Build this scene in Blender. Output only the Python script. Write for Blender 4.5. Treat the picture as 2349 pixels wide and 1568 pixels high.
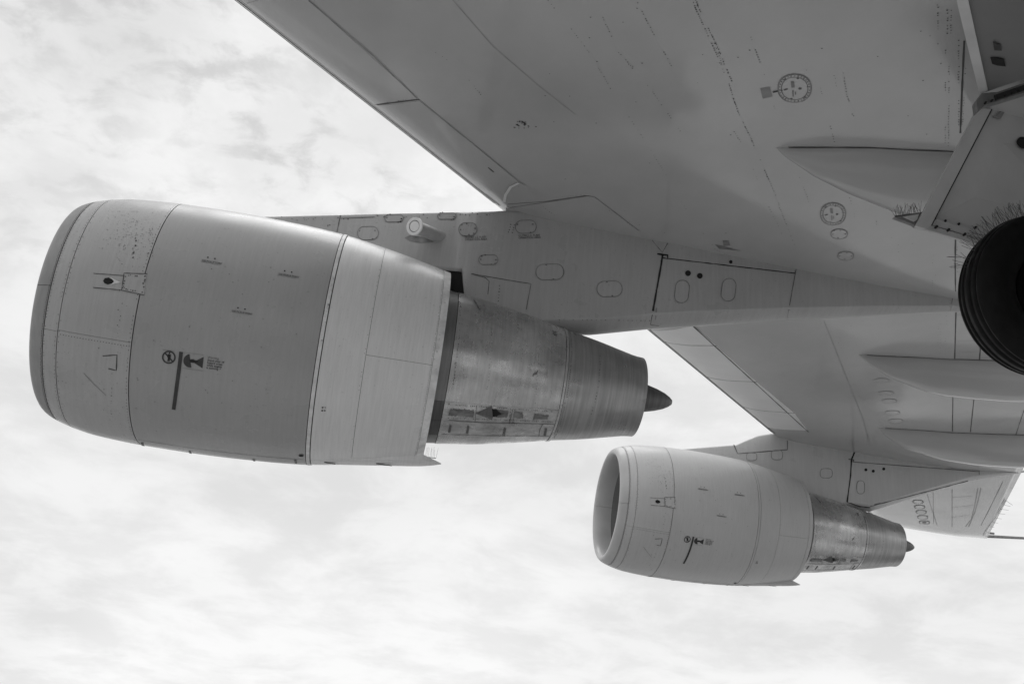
import bpy, math, random
import numpy as np
from mathutils import Matrix, Vector
random.seed(7); rng = np.random.default_rng(7)
for o in list(bpy.data.objects): bpy.data.objects.remove(o)
S = bpy.context.scene
COL = S.collection

# ---------------------------------------------------------------- camera
# world: x aft, y outboard (starboard), z up; the photographer's eye is the origin
PW, PH, FPX = 2349., 1568., 2254.1          # survey picture size and focal length in its pixels
RC = np.array([[0.984106, -0.149976, 0.095092], [0.149351, 0.409306, -0.90009], [0.096071, 0.899986, 0.4252]])
cam_d = bpy.data.cameras.new('camera'); cam = bpy.data.objects.new('camera', cam_d); COL.objects.link(cam)
cam_d.sensor_width = 36; cam_d.lens = FPX / PW * 36; cam_d.clip_end = 5000; cam_d.clip_start = .05
m = Matrix.Identity(4)
for i in range(3):
    m[i][0] = RC[0][i]; m[i][1] = -RC[1][i]; m[i][2] = -RC[2][i]
cam.matrix_world = m
S.camera = cam

# ---------------------------------------------------------------- sky and sun
SUN_EL, SUN_AZ = 64, 5        # azimuth from +y towards -x
w = bpy.data.worlds.new('World'); S.world = w; w.use_nodes = True
nt = w.node_tree; nt.nodes.clear(); N = nt.nodes.new; L = nt.links.new
out = N('ShaderNodeOutputWorld'); bg = N('ShaderNodeBackground'); L(bg.outputs[0], out.inputs[0])
sky = N('ShaderNodeTexSky'); sky.sky_type = 'NISHITA'; sky.sun_disc = False
sky.sun_elevation = math.radians(SUN_EL); sky.sun_rotation = math.radians(-SUN_AZ)
bw = N('ShaderNodeRGBToBW'); L(sky.outputs[0], bw.inputs[0])
tc = N('ShaderNodeTexCoord'); sep = N('ShaderNodeSeparateXYZ'); L(tc.outputs['Generated'], sep.inputs[0])
def M(op, a, b=None, clamp=False):
    n = N('ShaderNodeMath'); n.operation = op; n.use_clamp = clamp
    for i, v in enumerate((a, b)):
        if v is None: continue
        if isinstance(v, (int, float)): n.inputs[i].default_value = v
        else: L(v, n.inputs[i])
    return n.outputs[0]
zz = M('MAXIMUM', sep.outputs[2], 0.0)
zd = M('ADD', zz, 0.22)
cmb = N('ShaderNodeCombineXYZ'); L(M('DIVIDE', sep.outputs[0], zd), cmb.inputs[0]); L(M('DIVIDE', sep.outputs[1], zd), cmb.inputs[1])
def noise(scale, detail, rough, dist=0, off=(0, 0, 0), sc=(1, 1, 1)):
    mp = N('ShaderNodeMapping'); mp.inputs['Location'].default_value = off; mp.inputs['Scale'].default_value = sc
    L(cmb.outputs[0], mp.inputs[0])
    n = N('ShaderNodeTexNoise'); L(mp.outputs[0], n.inputs['Vector'])
    n.inputs['Scale'].default_value = scale; n.inputs['Detail'].default_value = detail
    n.inputs['Roughness'].default_value = rough; n.inputs['Distortion'].default_value = dist
    return n.outputs[0]
n1 = noise(3.6, 10, .62, .25, (3.1, 1.7, 0)); n2 = noise(15., 10, .60, .3, (8, 2, 0), (.9, 1.1, 1)); n3 = noise(.7, 3, .5, 0, (1.4, 5, 0)); n4 = noise(4.2, 4, .5, .3, (2, 9, 0))
def remap(v, a, b, c, d):
    n = N('ShaderNodeMapRange'); n.inputs[1].default_value = a; n.inputs[2].default_value = b
    n.inputs[3].default_value = c; n.inputs[4].default_value = d; n.interpolation_type = 'SMOOTHSTEP'
    L(v, n.inputs[0]); return n.outputs[0]
hi_ = remap(sep.outputs[2], .30, .60, .0, 1.)
puff = M('MULTIPLY', M('MULTIPLY', remap(n2, .34, .56, -.17, .02), remap(n4, .42, .66, 1., .15)), hi_)
cl = M('ADD', M('ADD', remap(n1, .36, .62, -.08, .03), puff), remap(n3, .4, .6, -.04, .04))
# thin high overcast in front of the blue: 12 % clear sky, the rest cloud veil
skyv = M('MULTIPLY', bw.outputs[0], .10)
tot = M('ADD', M('MULTIPLY', skyv, .18), M("ADD", cl, .785))
L(M('MINIMUM', tot, 1.1), bg.inputs[0]); bg.inputs[1].default_value = 1.0
sund = bpy.data.lights.new('sun', 'SUN'); sund.energy = .6; sund.angle = math.radians(32); sund.color = (1, 1, 1)
sun = bpy.data.objects.new('sun', sund); COL.objects.link(sun)
e, a = math.radians(SUN_EL), math.radians(SUN_AZ)
sd = Vector((-math.sin(a) * math.cos(e), math.cos(a) * math.cos(e), math.sin(e)))
sun.rotation_euler = sd.to_track_quat('Z', 'Y').to_euler()
S.view_settings.view_transform = 'Standard'; S.view_settings.look = 'None'
S.view_settings.exposure = 0; S.view_settings.gamma = 1; S.view_settings.use_curve_mapping = False

# ---------------------------------------------------------------- materials
def mat(name, base, rough=.4, metal=0., blot=.08, blots=.7, streak=0., sdir=(1, 1, 1), speck=0., spk=60., bump=0., rvar=.08, spec=.5, lines=0.):
    mt = bpy.data.materials.new(name); mt.use_nodes = True
    t = mt.node_tree; nn = t.nodes.new; ll = t.links.new
    b = t.nodes['Principled BSDF']; b.inputs['Metallic'].default_value = metal; b.inputs['Specular IOR Level'].default_value = spec
    c = nn('ShaderNodeTexCoord')
    def ns(scale, detail=4, rg=.55, sc=(1, 1, 1)):
        mp = nn('ShaderNodeMapping'); mp.inputs['Scale'].default_value = sc; ll(c.outputs['Object'], mp.inputs[0])
        n = nn('ShaderNodeTexNoise'); ll(mp.outputs[0], n.inputs['Vector']); n.inputs['Scale'].default_value = scale
        n.inputs['Detail'].default_value = detail; n.inputs['Roughness'].default_value = rg; return n.outputs[0]
    def mth(op, x, y):
        n = nn('ShaderNodeMath'); n.operation = op
        for i, v in enumerate((x, y)):
            if isinstance(v, (int, float)): n.inputs[i].default_value = v
            else: ll(v, n.inputs[i])
        return n.outputs[0]
    def rm(v, a0, a1, b0, b1):
        n = nn('ShaderNodeMapRange'); n.inputs[1].default_value = a0; n.inputs[2].default_value = a1; n.inputs[3].default_value = b0; n.inputs[4].default_value = b1
        ll(v, n.inputs[0]); return n.outputs[0]
    f = rm(ns(blots, 5), .3, .7, 1 - blot, 1 + blot)
    if streak: f = mth('MULTIPLY', f, rm(ns(3., 6, .65, sdir), .3, .7, 1 - streak, 1 + streak))
    if speck: 
        s1 = rm(ns(spk, 2, .5), .66, .74, 0, 1); s2 = rm(ns(1.3, 3), .42, .62, .1, 1)
        f = mth('MULTIPLY', f, mth('SUBTRACT', 1., mth('MULTIPLY', mth('MULTIPLY', s1, s2), speck)))
    v = mth('MULTIPLY', f, base)
    ll(v, b.inputs['Base Color'])
    ll(rm(ns(blots * 2.3, 4), .3, .7, rough - rvar, rough + rvar), b.inputs['Roughness'])
    if bump:
        bp = nn('ShaderNodeBump'); bp.inputs['Strength'].default_value = bump; bp.inputs['Distance'].default_value = .02
        ll(ns(2.2, 2, .4), bp.inputs['Height']); ll(bp.outputs[0], b.inputs['Normal'])
    return mt
MAT = {}
SD = (14, .8, .8)      # narrow fore and aft, long round the nacelle
MAT['wing'] = mat('wing_paint', .53, .15, blot=.09, blots=.4, streak=.04, sdir=(.5, .2, 1), bump=.035, rvar=.05, spec=.6)
MAT['slat'] = mat('leading_edge_skylit_pale', .88, .42, blot=.06, blots=.9, bump=.06)  # sky brightness on the flap panels put into the base colour
MAT['fairing'] = mat('fairing_paint', .48, .14, blot=.05, blots=.6, rvar=.04)
MAT['pylon'] = mat('pylon_paint', .48, .34, blot=.09, blots=.8, streak=.06, sdir=(9, 1, .6), speck=.35, spk=45, bump=.05)
MAT['cowl'] = mat('fan_cowl_paint', .43, .30, blot=.06, blots=.6, streak=.05, sdir=SD, speck=.25, spk=30, bump=.12)
MAT['intake'] = mat('intake_cowl_paint', .50, .31, blot=.08, blots=.9, streak=.06, sdir=SD, speck=.6, spk=48, bump=.06)
MAT['lip'] = mat('lip_metal', .34, .46, metal=.1, blot=.14, blots=1.6, streak=.08, sdir=(10, 2, 2))
MAT['sleeve'] = mat('reverser_paint', .82, .32, blot=.05, blots=.6, streak=.07, sdir=SD, speck=.2, spk=40, bump=.05)
MAT['liplite'] = mat('exhaust_lip_paint', .80, .45, blot=.2, blots=9, speck=.7, spk=26)
MAT['core'] = mat('core_metal', .60, .30, metal=.85, blot=.30, blots=1.8, streak=.13, sdir=SD, speck=.3, spk=26, bump=.28, rvar=.16)
MAT['coreband'] = mat('core_band_metal', .27, .42, metal=.6, blot=.12, blots=1.5, streak=.12, sdir=SD)
MAT['corestrip'] = mat('core_strip_metal', .60, .34, metal=.6, blot=.3, blots=5, streak=.2, sdir=(3, 8, 8), rvar=.15, bump=.2)
MAT['soot'] = mat('soot_stained_metal', .26, .4, metal=.6, blot=.5, blots=9, streak=.3, sdir=(3, 9, 9))
MAT['nozzle'] = mat('nozzle_metal', .46, .34, metal=.85, bump=.12, blot=.2, blots=1.3, streak=.20, sdir=(13, .5, .5), rvar=.12)
MAT['plug'] = mat('plug_metal', .17, .5, metal=.6, blot=.15, blots=3, streak=.2, sdir=SD)
MAT['dark'] = mat('seam_dark', .03, .7, blot=.2, blots=5)
MAT['seam'] = mat('seam_grey', .15, .6, blot=.3, blots=5)
MAT['faint'] = mat('seam_faint', .27, .5, blot=.3, blots=4)
MAT['rivet'] = mat('rivet_dark', .09, .6, blot=.4, blots=8)
MAT['mount_shade'] = mat('mount_shade_grey', .28, .5, blot=.4, blots=7)
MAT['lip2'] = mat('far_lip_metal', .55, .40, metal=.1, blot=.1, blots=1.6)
MAT['hair'] = mat('hairline_grey', .34, .4, blot=.2, blots=6)
MAT['pylon_hazed'] = mat('far_pylon_hazed', .62, .32, blot=.07, blots=.8, streak=.05, sdir=(9, 1, .6))  # pylon paint lightened: haze and far brightness put into the colour
MAT['cover'] = mat('cover_seam_grey', .24, .5, blot=.3, blots=6)
MAT['wingseam'] = mat('wing_seam', .07, .6, blot=.3, blots=5)
MAT['cowl_hazed'] = mat('far_cowl_hazed', .60, .36, blot=.05, blots=.6, streak=.05, sdir=SD, speck=.2, spk=30, bump=.08)  # far cowls in one even tone, haze brightness put into the colour
MAT['black'] = mat('cavity_black', .015, .8)
MAT['duct'] = mat('intake_liner', .27, .5, blot=.1, blots=2, streak=.1, sdir=(2, 14, 14))
MAT['fan'] = mat('fan_blade_metal', .12, .4, metal=.5)
MAT['decal'] = mat('decal_dark', .055, .55, blot=.15, blots=8)
MAT['decalblack'] = mat('decal_black', .012, .5)
MAT['decalgrey'] = mat('decal_film', .40, .5, blot=.1, blots=8)
MAT['tyre'] = mat('tyre_rubber', .005, .6, spec=.2, blot=.3, blots=4, streak=.2, sdir=(2, 8, 2), rvar=.12)
MAT['tyredark'] = mat('groove_black', .002, .8)
MAT['rim'] = mat('wheel_rim_paint', .003, .7, spec=.1)
MAT['door'] = mat('gear_door_paint', .50, .42, blot=.12, blots=1.1, streak=.04, bump=.04)
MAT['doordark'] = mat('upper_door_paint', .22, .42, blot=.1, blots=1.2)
MAT['doorlite'] = mat('door_edge_lit', .66, .45, blot=.1, blots=3)  # light caught by the forward door edge, put into the colour
MAT['doormid'] = mat('door_flange_lit_paint', .56, .4, blot=.1, blots=3)  # paler flange; also paints the light on the lower door edge
MAT['metal'] = mat('bracket_metal', .25, .45, metal=.4, blot=.25, blots=9)
MAT['lamp'] = mat('lamp_body_metal', .50, .4, metal=.2, blot=.1, blots=8)
MAT['lampwhite'] = mat('lamp_flange_paint', .92, .4, blot=.08, blots=9)
MAT['tape'] = mat('tape_light', .5, .5, blot=.3, blots=12)
MAT['spike'] = mat('spike_wire', .10, .4, metal=.5)
MAT['tip'] = mat('wing_tip_paint', .60, .28, blot=.12, blots=.8, streak=.12, sdir=(1, 5, 1), bump=.05)

# ---------------------------------------------------------------- object helpers
def link(name, me, mt, parent=None, kind=None, label=None):
    o = bpy.data.objects.new(name, me); COL.objects.link(o)
    if mt: me.materials.append(mt)
    if parent is not None: o.parent = parent
    if kind: o['kind'] = kind
    if label: o['label'] = label
    return o
class MB:
    def __init__(s): s.v = []; s.f = []; s.sm = []
    def add(s, vs, fs, smooth=False):
        b = len(s.v); s.v += [tuple(map(float, x)) for x in vs]; s.f += [tuple(b + i for i in f) for f in fs]; s.sm += [smooth] * len(fs)
    def build(s, name, mt, parent=None, kind=None, label=None):
        me = bpy.data.meshes.new(name); me.from_pydata(s.v, [], s.f)
        me.polygons.foreach_set('use_smooth', s.sm); me.update()
        return link(name, me, mt, parent, kind, label)
    def grid(s, G, smooth=True, flip=False, cu=False, cv=False):
        nu, nv = G.shape[:2]; b = len(s.v); s.v += [tuple(map(float, x)) for x in G.reshape(-1, 3)]
        for i in range(nu if cu else nu - 1):
            for j in range(nv if cv else nv - 1):
                a0, a1, a2, a3 = i * nv + j, ((i + 1) % nu) * nv + j, ((i + 1) % nu) * nv + (j + 1) % nv, i * nv + (j + 1) % nv
                s.f.append(tuple(b + k for k in ((a3, a2, a1, a0) if flip else (a0, a1, a2, a3)))); s.sm.append(smooth)
    def box(s, c, h, R=None):
        R = np.eye(3) if R is None else np.array(R); c = np.array(c)
        vs = [c + R @ (np.array(h) * np.array(k)) for k in [(-1,-1,-1),(1,-1,-1),(1,1,-1),(-1,1,-1),(-1,-1,1),(1,-1,1),(1,1,1),(-1,1,1)]]
        s.add(vs, [(0,3,2,1),(4,5,6,7),(0,1,5,4),(1,2,6,5),(2,3,7,6),(3,0,4,7)])
    def tube(s, p, q, r, n=6, r2=None, caps=True):
        p = np.array(p, float); q = np.array(q, float); d = q - p; d /= np.linalg.norm(d)
        u = np.cross(d, [0, 0, 1.] if abs(d[2]) < .9 else [1., 0, 0]); u /= np.linalg.norm(u); v = np.cross(d, u)
        r2 = r if r2 is None else r2
        t = np.arange(n) * 2 * math.pi / n
        A = [p + r * (math.cos(x) * u + math.sin(x) * v) for x in t] + [q + r2 * (math.cos(x) * u + math.sin(x) * v) for x in t]
        s.add(A, [(i, (i + 1) % n, n + (i + 1) % n, n + i) for i in range(n)], n > 8)
        if caps: s.add(A, [tuple(range(n))[::-1], tuple(range(n, 2 * n))])
def ray(px):
    px = np.atleast_2d(np.array(px, float))
    v = np.stack([(px[:, 0] - PW / 2) / FPX, (px[:, 1] - PH / 2) / FPX, np.ones(len(px))], -1) @ RC
    return v / np.linalg.norm(v, axis=1, keepdims=True)
def aty(x, y, Y):
    r = ray([(x, y)])[0]; return r * Y / r[1]
def resample(px, step):
    px = np.array(px, float); o = [px[0]]
    for a, b in zip(px[:-1], px[1:]):
        n = max(1, int(np.ceil(np.linalg.norm(b - a) / step)))
        for k in range(1, n + 1): o.append(a + (b - a) * k / n)
    return np.array(o)
class Surf:
    """a parametrised skin: P(a,b) -> points, hit(px) -> (a,b), so that marks can be laid on it"""
    sgn = 1.
    def nrm(s, ab):
        e = 1e-3; p = s.P(ab); da = s.P(ab + [e, 0]) - p; db = s.P(ab + [0, e]) - p
        n = np.cross(da, db) * s.sgn; return n / np.linalg.norm(n, axis=-1, keepdims=True)
    def lift(s, ab, h): return s.P(ab) + s.nrm(ab) * h
def strip(mb, sf, px, wd, h=.0025, step=12, ab=None, closed=False, jit=.18):
    if ab is None: ab = sf.hit(resample(px, step))
    P = sf.lift(ab, h); n = sf.nrm(ab)
    T = np.gradient(P, axis=0) if not closed else np.roll(P, -1, 0) - np.roll(P, 1, 0)
    T /= np.linalg.norm(T, axis=1, keepdims=True) + 1e-9
    B = np.cross(n, T); wv = (wd * (1 + jit * rng.standard_normal(len(P))).clip(.5, 1.4))[:, None] / 2
    mb.grid(np.stack([P - B * wv, P + B * wv], 1), True, cu=closed)
def rivets(mb, sf, px, step=5.5, r=.007, keep=.8, jit=.4, h=.003, gap=0):
    q = resample(px, step)
    if gap:
        k = np.arange(len(q)); a_ = rng.uniform(0, 6, 3); q = q[(np.sin(k * .33 + a_[0]) + .7 * np.sin(k * .81 + a_[1]) + .5 * np.sin(k * .13 + a_[2])) > gap - 1]
    q = q[rng.random(len(q)) < keep]
    if not len(q): return
    q = q + rng.normal(0, jit, q.shape)
    ab = sf.hit(q); P = sf.lift(ab, h); n = sf.nrm(ab)
    for p, nn in zip(P, n):
        u = np.cross(nn, [1, 0, 0.1]); u /= np.linalg.norm(u); v = np.cross(nn, u); rr = r * random.uniform(.6, 1.15)
        mb.add([p + rr * (math.cos(t) * u + math.sin(t) * v) for t in np.arange(6) * math.pi / 3], [tuple(range(6))])
def ellpx(c, rx, ry, n=28, a0=0, p=2.6):
    t = (np.arange(n) + .5) * 2 * math.pi / n
    if p == 99:
        k = min(rx, ry); x = np.cos(t) * k + np.sign(np.cos(t)) * (rx - k); y = np.sin(t) * k + np.sign(np.sin(t)) * (ry - k)
    else: x = np.sign(np.cos(t)) * np.abs(np.cos(t)) ** (2 / p) * rx; y = np.sign(np.sin(t)) * np.abs(np.sin(t)) ** (2 / p) * ry
    ca, sa = math.cos(a0), math.sin(a0)
    return np.stack([c[0] + x * ca - y * sa, c[1] + x * sa + y * ca], -1)
def platepx(mb, sf, px, h=.003, dome=True):
    ab = sf.hit(np.array(px, float)); P = sf.lift(ab, h); c = sf.lift(ab.mean(0)[None], h)[0]
    n = len(P); mb.add(list(P) + [c], [(i, (i + 1) % n, n) for i in range(n)], False)
def access_door(parent, sf, c, rx, ry, a0=0., matn='wing', screws=6, name='access_panel', seam='seam', wd=.008, p=2.6):
    mb = MB(); E = ellpx(c, rx, ry, 28, a0, p); platepx(mb, sf, E, .004)
    o = mb.build(name, MAT[matn], parent)
    mb = MB(); ab = sf.hit(E); strip(mb, sf, None, wd, .0065, ab=ab, closed=True)
    F = ellpx(c, rx * .82, ry * .76, screws, a0 + .3, p) if screws else []
    for f in F: rivets(mb, sf, [f, f + .01], 5, .010, 2, 0, .007)
    mb.build('panel_rim', MAT[seam], parent, kind='stuff' if screws else None)
def patch(mb, sf, q, na=10, nb=10, lift=.004, depth=.01):
    q = np.array(q, float); u = np.linspace(0, 1, na)[:, None, None]; v = np.linspace(0, 1, nb)[None, :, None]
    ab = ((1 - u) * (1 - v) * q[0] + u * (1 - v) * q[1] + u * v * q[2] + (1 - u) * v * q[3]).reshape(-1, 2)
    G = sf.lift(ab, lift).reshape(na, nb, 3); D = sf.lift(ab, lift - depth).reshape(na, nb, 3)
    mb.grid(G)
    for e, d in ((G[0], D[0]), (G[-1], D[-1]), (G[:, 0], D[:, 0]), (G[:, -1], D[:, -1])): mb.grid(np.stack([e, d], 0))
def text_on(name, sf, body, px, hpx, ang, matn, parent, h=.004, align='LEFT', sx=1., bold=.0):
    cu = bpy.data.curves.new('t', 'FONT'); cu.body = body; cu.size = 1; cu.align_x = align; cu.space_line = .82; cu.offset = bold
    cu.resolution_u = 2
    ob = bpy.data.objects.new('t', cu); COL.objects.link(ob); dg = bpy.context.evaluated_depsgraph_get(); dg.update()
    me = bpy.data.meshes.new_from_object(ob.evaluated_get(dg)); bpy.data.objects.remove(ob)
    v = np.array([x.co[:2] for x in me.vertices]); ca, sa = math.cos(ang), math.sin(ang)
    X = v[:, 0] * hpx * sx; Y = -v[:, 1] * hpx
    q = np.stack([px[0] + X * ca - Y * sa, px[1] + X * sa + Y * ca], -1)
    P = sf.lift(sf.hit(q), h)
    me.vertices.foreach_set('co', P.astype(np.float32).ravel()); me.materials.clear(); me.update()
    return link(name, me, MAT[matn], parent)

# ================================================================ AIRLINER
jet = bpy.data.objects.new('airliner', None); COL.objects.link(jet)
jet['label'] = 'huge pale grey four engined airliner seen from below its wing with two engines'
jet['category'] = 'airplane'

# ---------------------------------------------------------------- wing
def LEx(y): return .7927 + .8 * (y - 10.2386) + .042 * np.minimum(0, y - 10.2386)
def LEz(y): return 6.6357 + .1348 * (y - 10.2386)
def CH(y): return np.where(y > 10.44, 5.80 - .253 * (y - 19.08), 7.986 + (10.44 - y) * .8)
UU = [0, .0015, .005, .012, .03, .06, .1, .24, .42, .58, .72, .85, 1]
TT = [0, -.0045, -.0075, -.0105, -.0145, -.0195, -.0235, -.028, -.034, -.038, -.037, -.025, -.006]
class Wing(Surf):
    sgn = -1.
    def P(s, ab):
        x, y = ab[..., 0], ab[..., 1]; c = CH(y); u = (x - LEx(y)) / c
        return np.stack([x, y, LEz(y) + c * np.interp(u, UU, TT)], -1)
    def nrm(s, ab):
        e = 2e-2; d = np.array([e, 0]); g = np.array([0, e])
        n = np.cross(s.P(ab + d) - s.P(ab - d), s.P(ab + g) - s.P(ab - g)) * -1.
        return n / np.linalg.norm(n, axis=-1, keepdims=True)
    def hit(s, px):
        r = ray(px); t = np.full(len(r), 10.)
        for _ in range(70):
            P = r * t[:, None]; z = s.P(P[:, :2])[:, 2]; t = t + (z - P[:, 2]) / r[:, 2] * .7
        return (r * t[:, None])[:, :2]
WG = Wing()
TIPY = 28.35
def build_wing():
    ys = np.r_[np.linspace(1.2, 27.6, 70), 27.9, 28.12, 28.26, TIPY]
    ul = np.r_[0, .0008, .0015, .003, .005, .008, .012, .018, .03, .045, .06, .08, .1, np.linspace(.14, 1, 26)]
    rows = []
    for y in ys:
        k = 1.; 
        if y > 27.6: k = math.sqrt(max(0., 1 - ((y - 27.6) / (TIPY - 27.6)) ** 2)) * .97 + .03
        c = float(CH(y)); x0 = LEx(y); lo = []; up = []
        if y > 27.6: x0 = x0 + (1 - k) * .22; c = c - (1 - k) * .24
        for u in ul: lo.append((x0 + u * c, y, LEz(y) + c * np.interp(u, UU, TT) * k))
        for u in ul[::-1][1:-1]:
            th = .115 - .035 * (y / 28)
            zt = th * 2.97 * (math.sqrt(u) * (1 - u)) * .62
            up.append((x0 + u * c, y, LEz(y) + c * (zt * k) + .004))
        rows.append(lo + up)
    G = np.array(rows); mb = MB(); mb.grid(G, True, flip=False, cv=True)
    n = G.shape[1]; b = len(mb.v)
    mb.add(G[-1], [tuple(range(n))]); mb.add(G[0], [tuple(range(n))])
    return mb.build('wing', MAT['wing'], jet)
wing = build_wing()

# leading edge flap panels between the pylons, bright sky light painted in as paler grey, each its own part
def led(y0, y1_, xa, xb, ms, nm='leading_edge_panel', lift=.006):
    """quad between leading edge (u=.022) and an inner line, given the aft corners (x,y)"""
    a, b = WG.hit([xa, xb])
    f = lambda y: [LEx(y) + .02 * float(CH(y)), y]
    mb = MB(); patch(mb, WG, [f(y0), f(y1_), b, a], 22, 10, lift, .012); mb.build(nm, MAT[ms], wing)
inner = [(1590, 747), (1643, 792), (1736, 875), (1822, 947), (1853, 987)]
lead = [WG.hit([p])[0][1] for p in [(1518, 764), (1566, 796), (1666, 877), (1752, 946), (1797, 990)]]
for i in range(4):
    g = 3 if i else 0
    a = (inner[i][0] + (1.2 if i else 0), inner[i][1] + (1.2 if i else 0)); b = (inner[i + 1][0] - 1, inner[i + 1][1] - 1)
    led(lead[i] + .03, lead[i + 1] - .02, a, b, 'slat')
for y0_, y1_, qa, qb in ((WG.hit([(500, -32)])[0][1], WG.hit([(872, 240)])[0][1], (672, -32), (957, 224)), (WG.hit([(882, 247)])[0][1] + .02, 9.75, (966, 231), (1166, 396))):
    led(y0_, y1_, qa, qb, 'wing', lift=.0045)
# seams on the wing skin
sd_, sg_, sf_ = MB(), MB(), MB()
strip(sd_, WG, [(1588, 745), (1855, 990)], .024, .008)
for a, b in (((865, 240), (962, 228)),): strip(sd_, WG, [a, b], .02)
for l in ([(708, 0), (860, 130), (960, 228), (1080, 325), (1190, 415), (1205, 424)],): strip(sf_, WG, l, .010, .008)
for l in ([(1030, -10), (1130, 105), (1240, 200), (1320, 262)],): strip(sf_, WG, l, .005)
for l in ([(1165, 468), (1250, 462), (1345, 448)], [(1170, 476), (1350, 449), (1365, 452), (1465, 528)]): strip(sg_, WG, l, .010)
for l in ([(2212, 93), (2207, 200), (2203, 305)], [(2192, 545), (2191, 600), (2192, 668)]): strip(sd_, WG, l, .014)
for l in ([(2193, 712), (2190, 822)], [(2186, 903), (2185, 988)], [(2249, 795), (2247, 824)], [(2234, 916), (2226, 990)],
          [(2349, 940), (2330, 997)]): strip(sd_, WG, l, .016)
for l in ([(2194, 782), (2245, 780)], [(2190, 808), (2246, 806)], [(2188, 950), (2232, 946)], [(2188, 980), (2226, 976)], [(1890, 735), (1980, 960), (1993, 1010)],
          [(2191, 722), (2280, 726)]): strip(sf_, WG, l, .008)
# double seal line along the leading edge, inboard and outboard
for ylist, mbx in (((3., 10.02), sd_), ((10.5, 18.9), sd_), ((19.8, 27.5), sd_)):
    yy = np.linspace(*ylist, 80); c = CH(yy)
    for d0, d1 in ((.060, .090), (.135, .155)):
        A_ = WG.P(np.stack([LEx(yy) + d0, yy], -1)) + [-.004, 0, -.006]; B_ = WG.P(np.stack([LEx(yy) + d1, yy], -1)) + [-.002, 0, -.006]; mbx.grid(np.stack([A_, B_], 1), True)
# stepped seam at the spar and flap shroud outboard of the far pylon, wing tip bay seams
for l in ([(2184, 1122), (2184, 1207)], [(2243, 1119), (2236, 1160), (2228, 1190), (2215, 1207)], [(2250, 1119), (2243, 1150), (2236, 1175), (2222, 1207)],
          [(2300, 1105), (2268, 1170), (2250, 1205)], [(2184, 1140), (2230, 1137)], [(2184, 1163), (2233, 1158)], [(2183, 1186), (2226, 1180)]): strip(sf_, WG, l, .02)
for l in ([(2120, 1112), (2150, 1205)], [(2140, 1112), (2142, 1200)]): strip(sf_, WG, l, .015)
sd_.build('panel_seam', MAT['wingseam'], wing, 'stuff'); sg_.build('panel_seam', MAT['seam'], wing, 'stuff'); sf_.build('panel_seam', MAT['faint'], wing, 'stuff')
# fastener rows
rv = MB()
rows = [[(1258,0),(1345,110),(1423,237),(1488,335),(1543,425),(1597,520)],
 [(1383,40),(1420,120),(1490,200),(1560,300)], [(1460,0),(1497,74),(1540,150)],
 [(1588,0),(1597,22),(1640,115),(1670,187),(1678,212),(1694,259),(1719,309),(1752,385),(1777,442),(1799,503),(1822,560)],
 [(1596,0),(1605,22),(1648,113),(1678,185)], [(1640,100),(1658,150),(1671,190)], [(1684,302),(1705,334),(1737,410),(1759,464),(1795,539)],
 [(1716,68),(1741,137),(1759,187),(1777,248)], [(1874,169),(1892,237),(1914,324)], [(1914,173),(1921,208)], [(1928,126),(1942,216),(1957,266)],
 [(1820,367),(1849,446),(1863,482)], [(1942,424),(1960,496)], [(1995,470),(2007,496),(2012,520)],
 [(2151,0),(2152,72)], [(2174,0),(2173,83)], [(2182,0),(2181,75)], [(2169,115),(2168,334)], [(2177,115),(2176,334)], [(2152,100),(2153,125)],
 [(1733,740),(1769,810),(1799,863)], [(1865,715),(1879,731),(1914,797),(1945,885),(1975,946)], [(1896,731),(1930,797),(1960,885),(1988,940)], [(1903,731),(1937,797),(1966,885)],
 [(1947,731),(1967,797)], [(2028,731),(2040,790)], [(2154,718),(2150,815)], [(2160,718),(2156,815)], [(2171,718),(2168,818)], [(2175,905),(2173,940)],
 [(2216,150),(2206,310)], [(2196,560),(2196,665)], [(1180,420),(1280,500),(1295,510)], [(1420,470),(1455,505),(1470,530)], [(1352,452),(1465,528)],
 [(1000,120),(1060,160),(1120,240)], [(870,236),(962,225)], [(872,243),(960,232)], [(1170,464),(1345,446)], [(2199,310),(2199,92)], [(1700,620),(1735,700)],
 [(1560,600),(1610,500)][:0] or [(1610,530),(1640,570),(1700,600)], [(2060,560),(2064,600)], [(2147,620),(2145,665)], [(2140,585),(2139,660)]]
for r_ in rows: rivets(rv, WG, r_, 6.2, .0062, .72, .5, gap=.8)
for r_ in rows[3:5]: rivets(rv, WG, r_, 5.4, .0072, .8, .4, gap=.5)
for _ in range(45):
    a = (random.uniform(1250, 2180), random.uniform(0, 560)); rivets(rv, WG, [a, (a[0] + 1, a[1])], 5, .006, .8, 0)
for k in range(22): rivets(rv, WG, [(1202 + rng.normal(0, 12), 284 + rng.normal(0, 5)), (1203, 285)], 400, .011, 1, 0)
rv.build('rivet', MAT['rivet'], wing, 'stuff')
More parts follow.
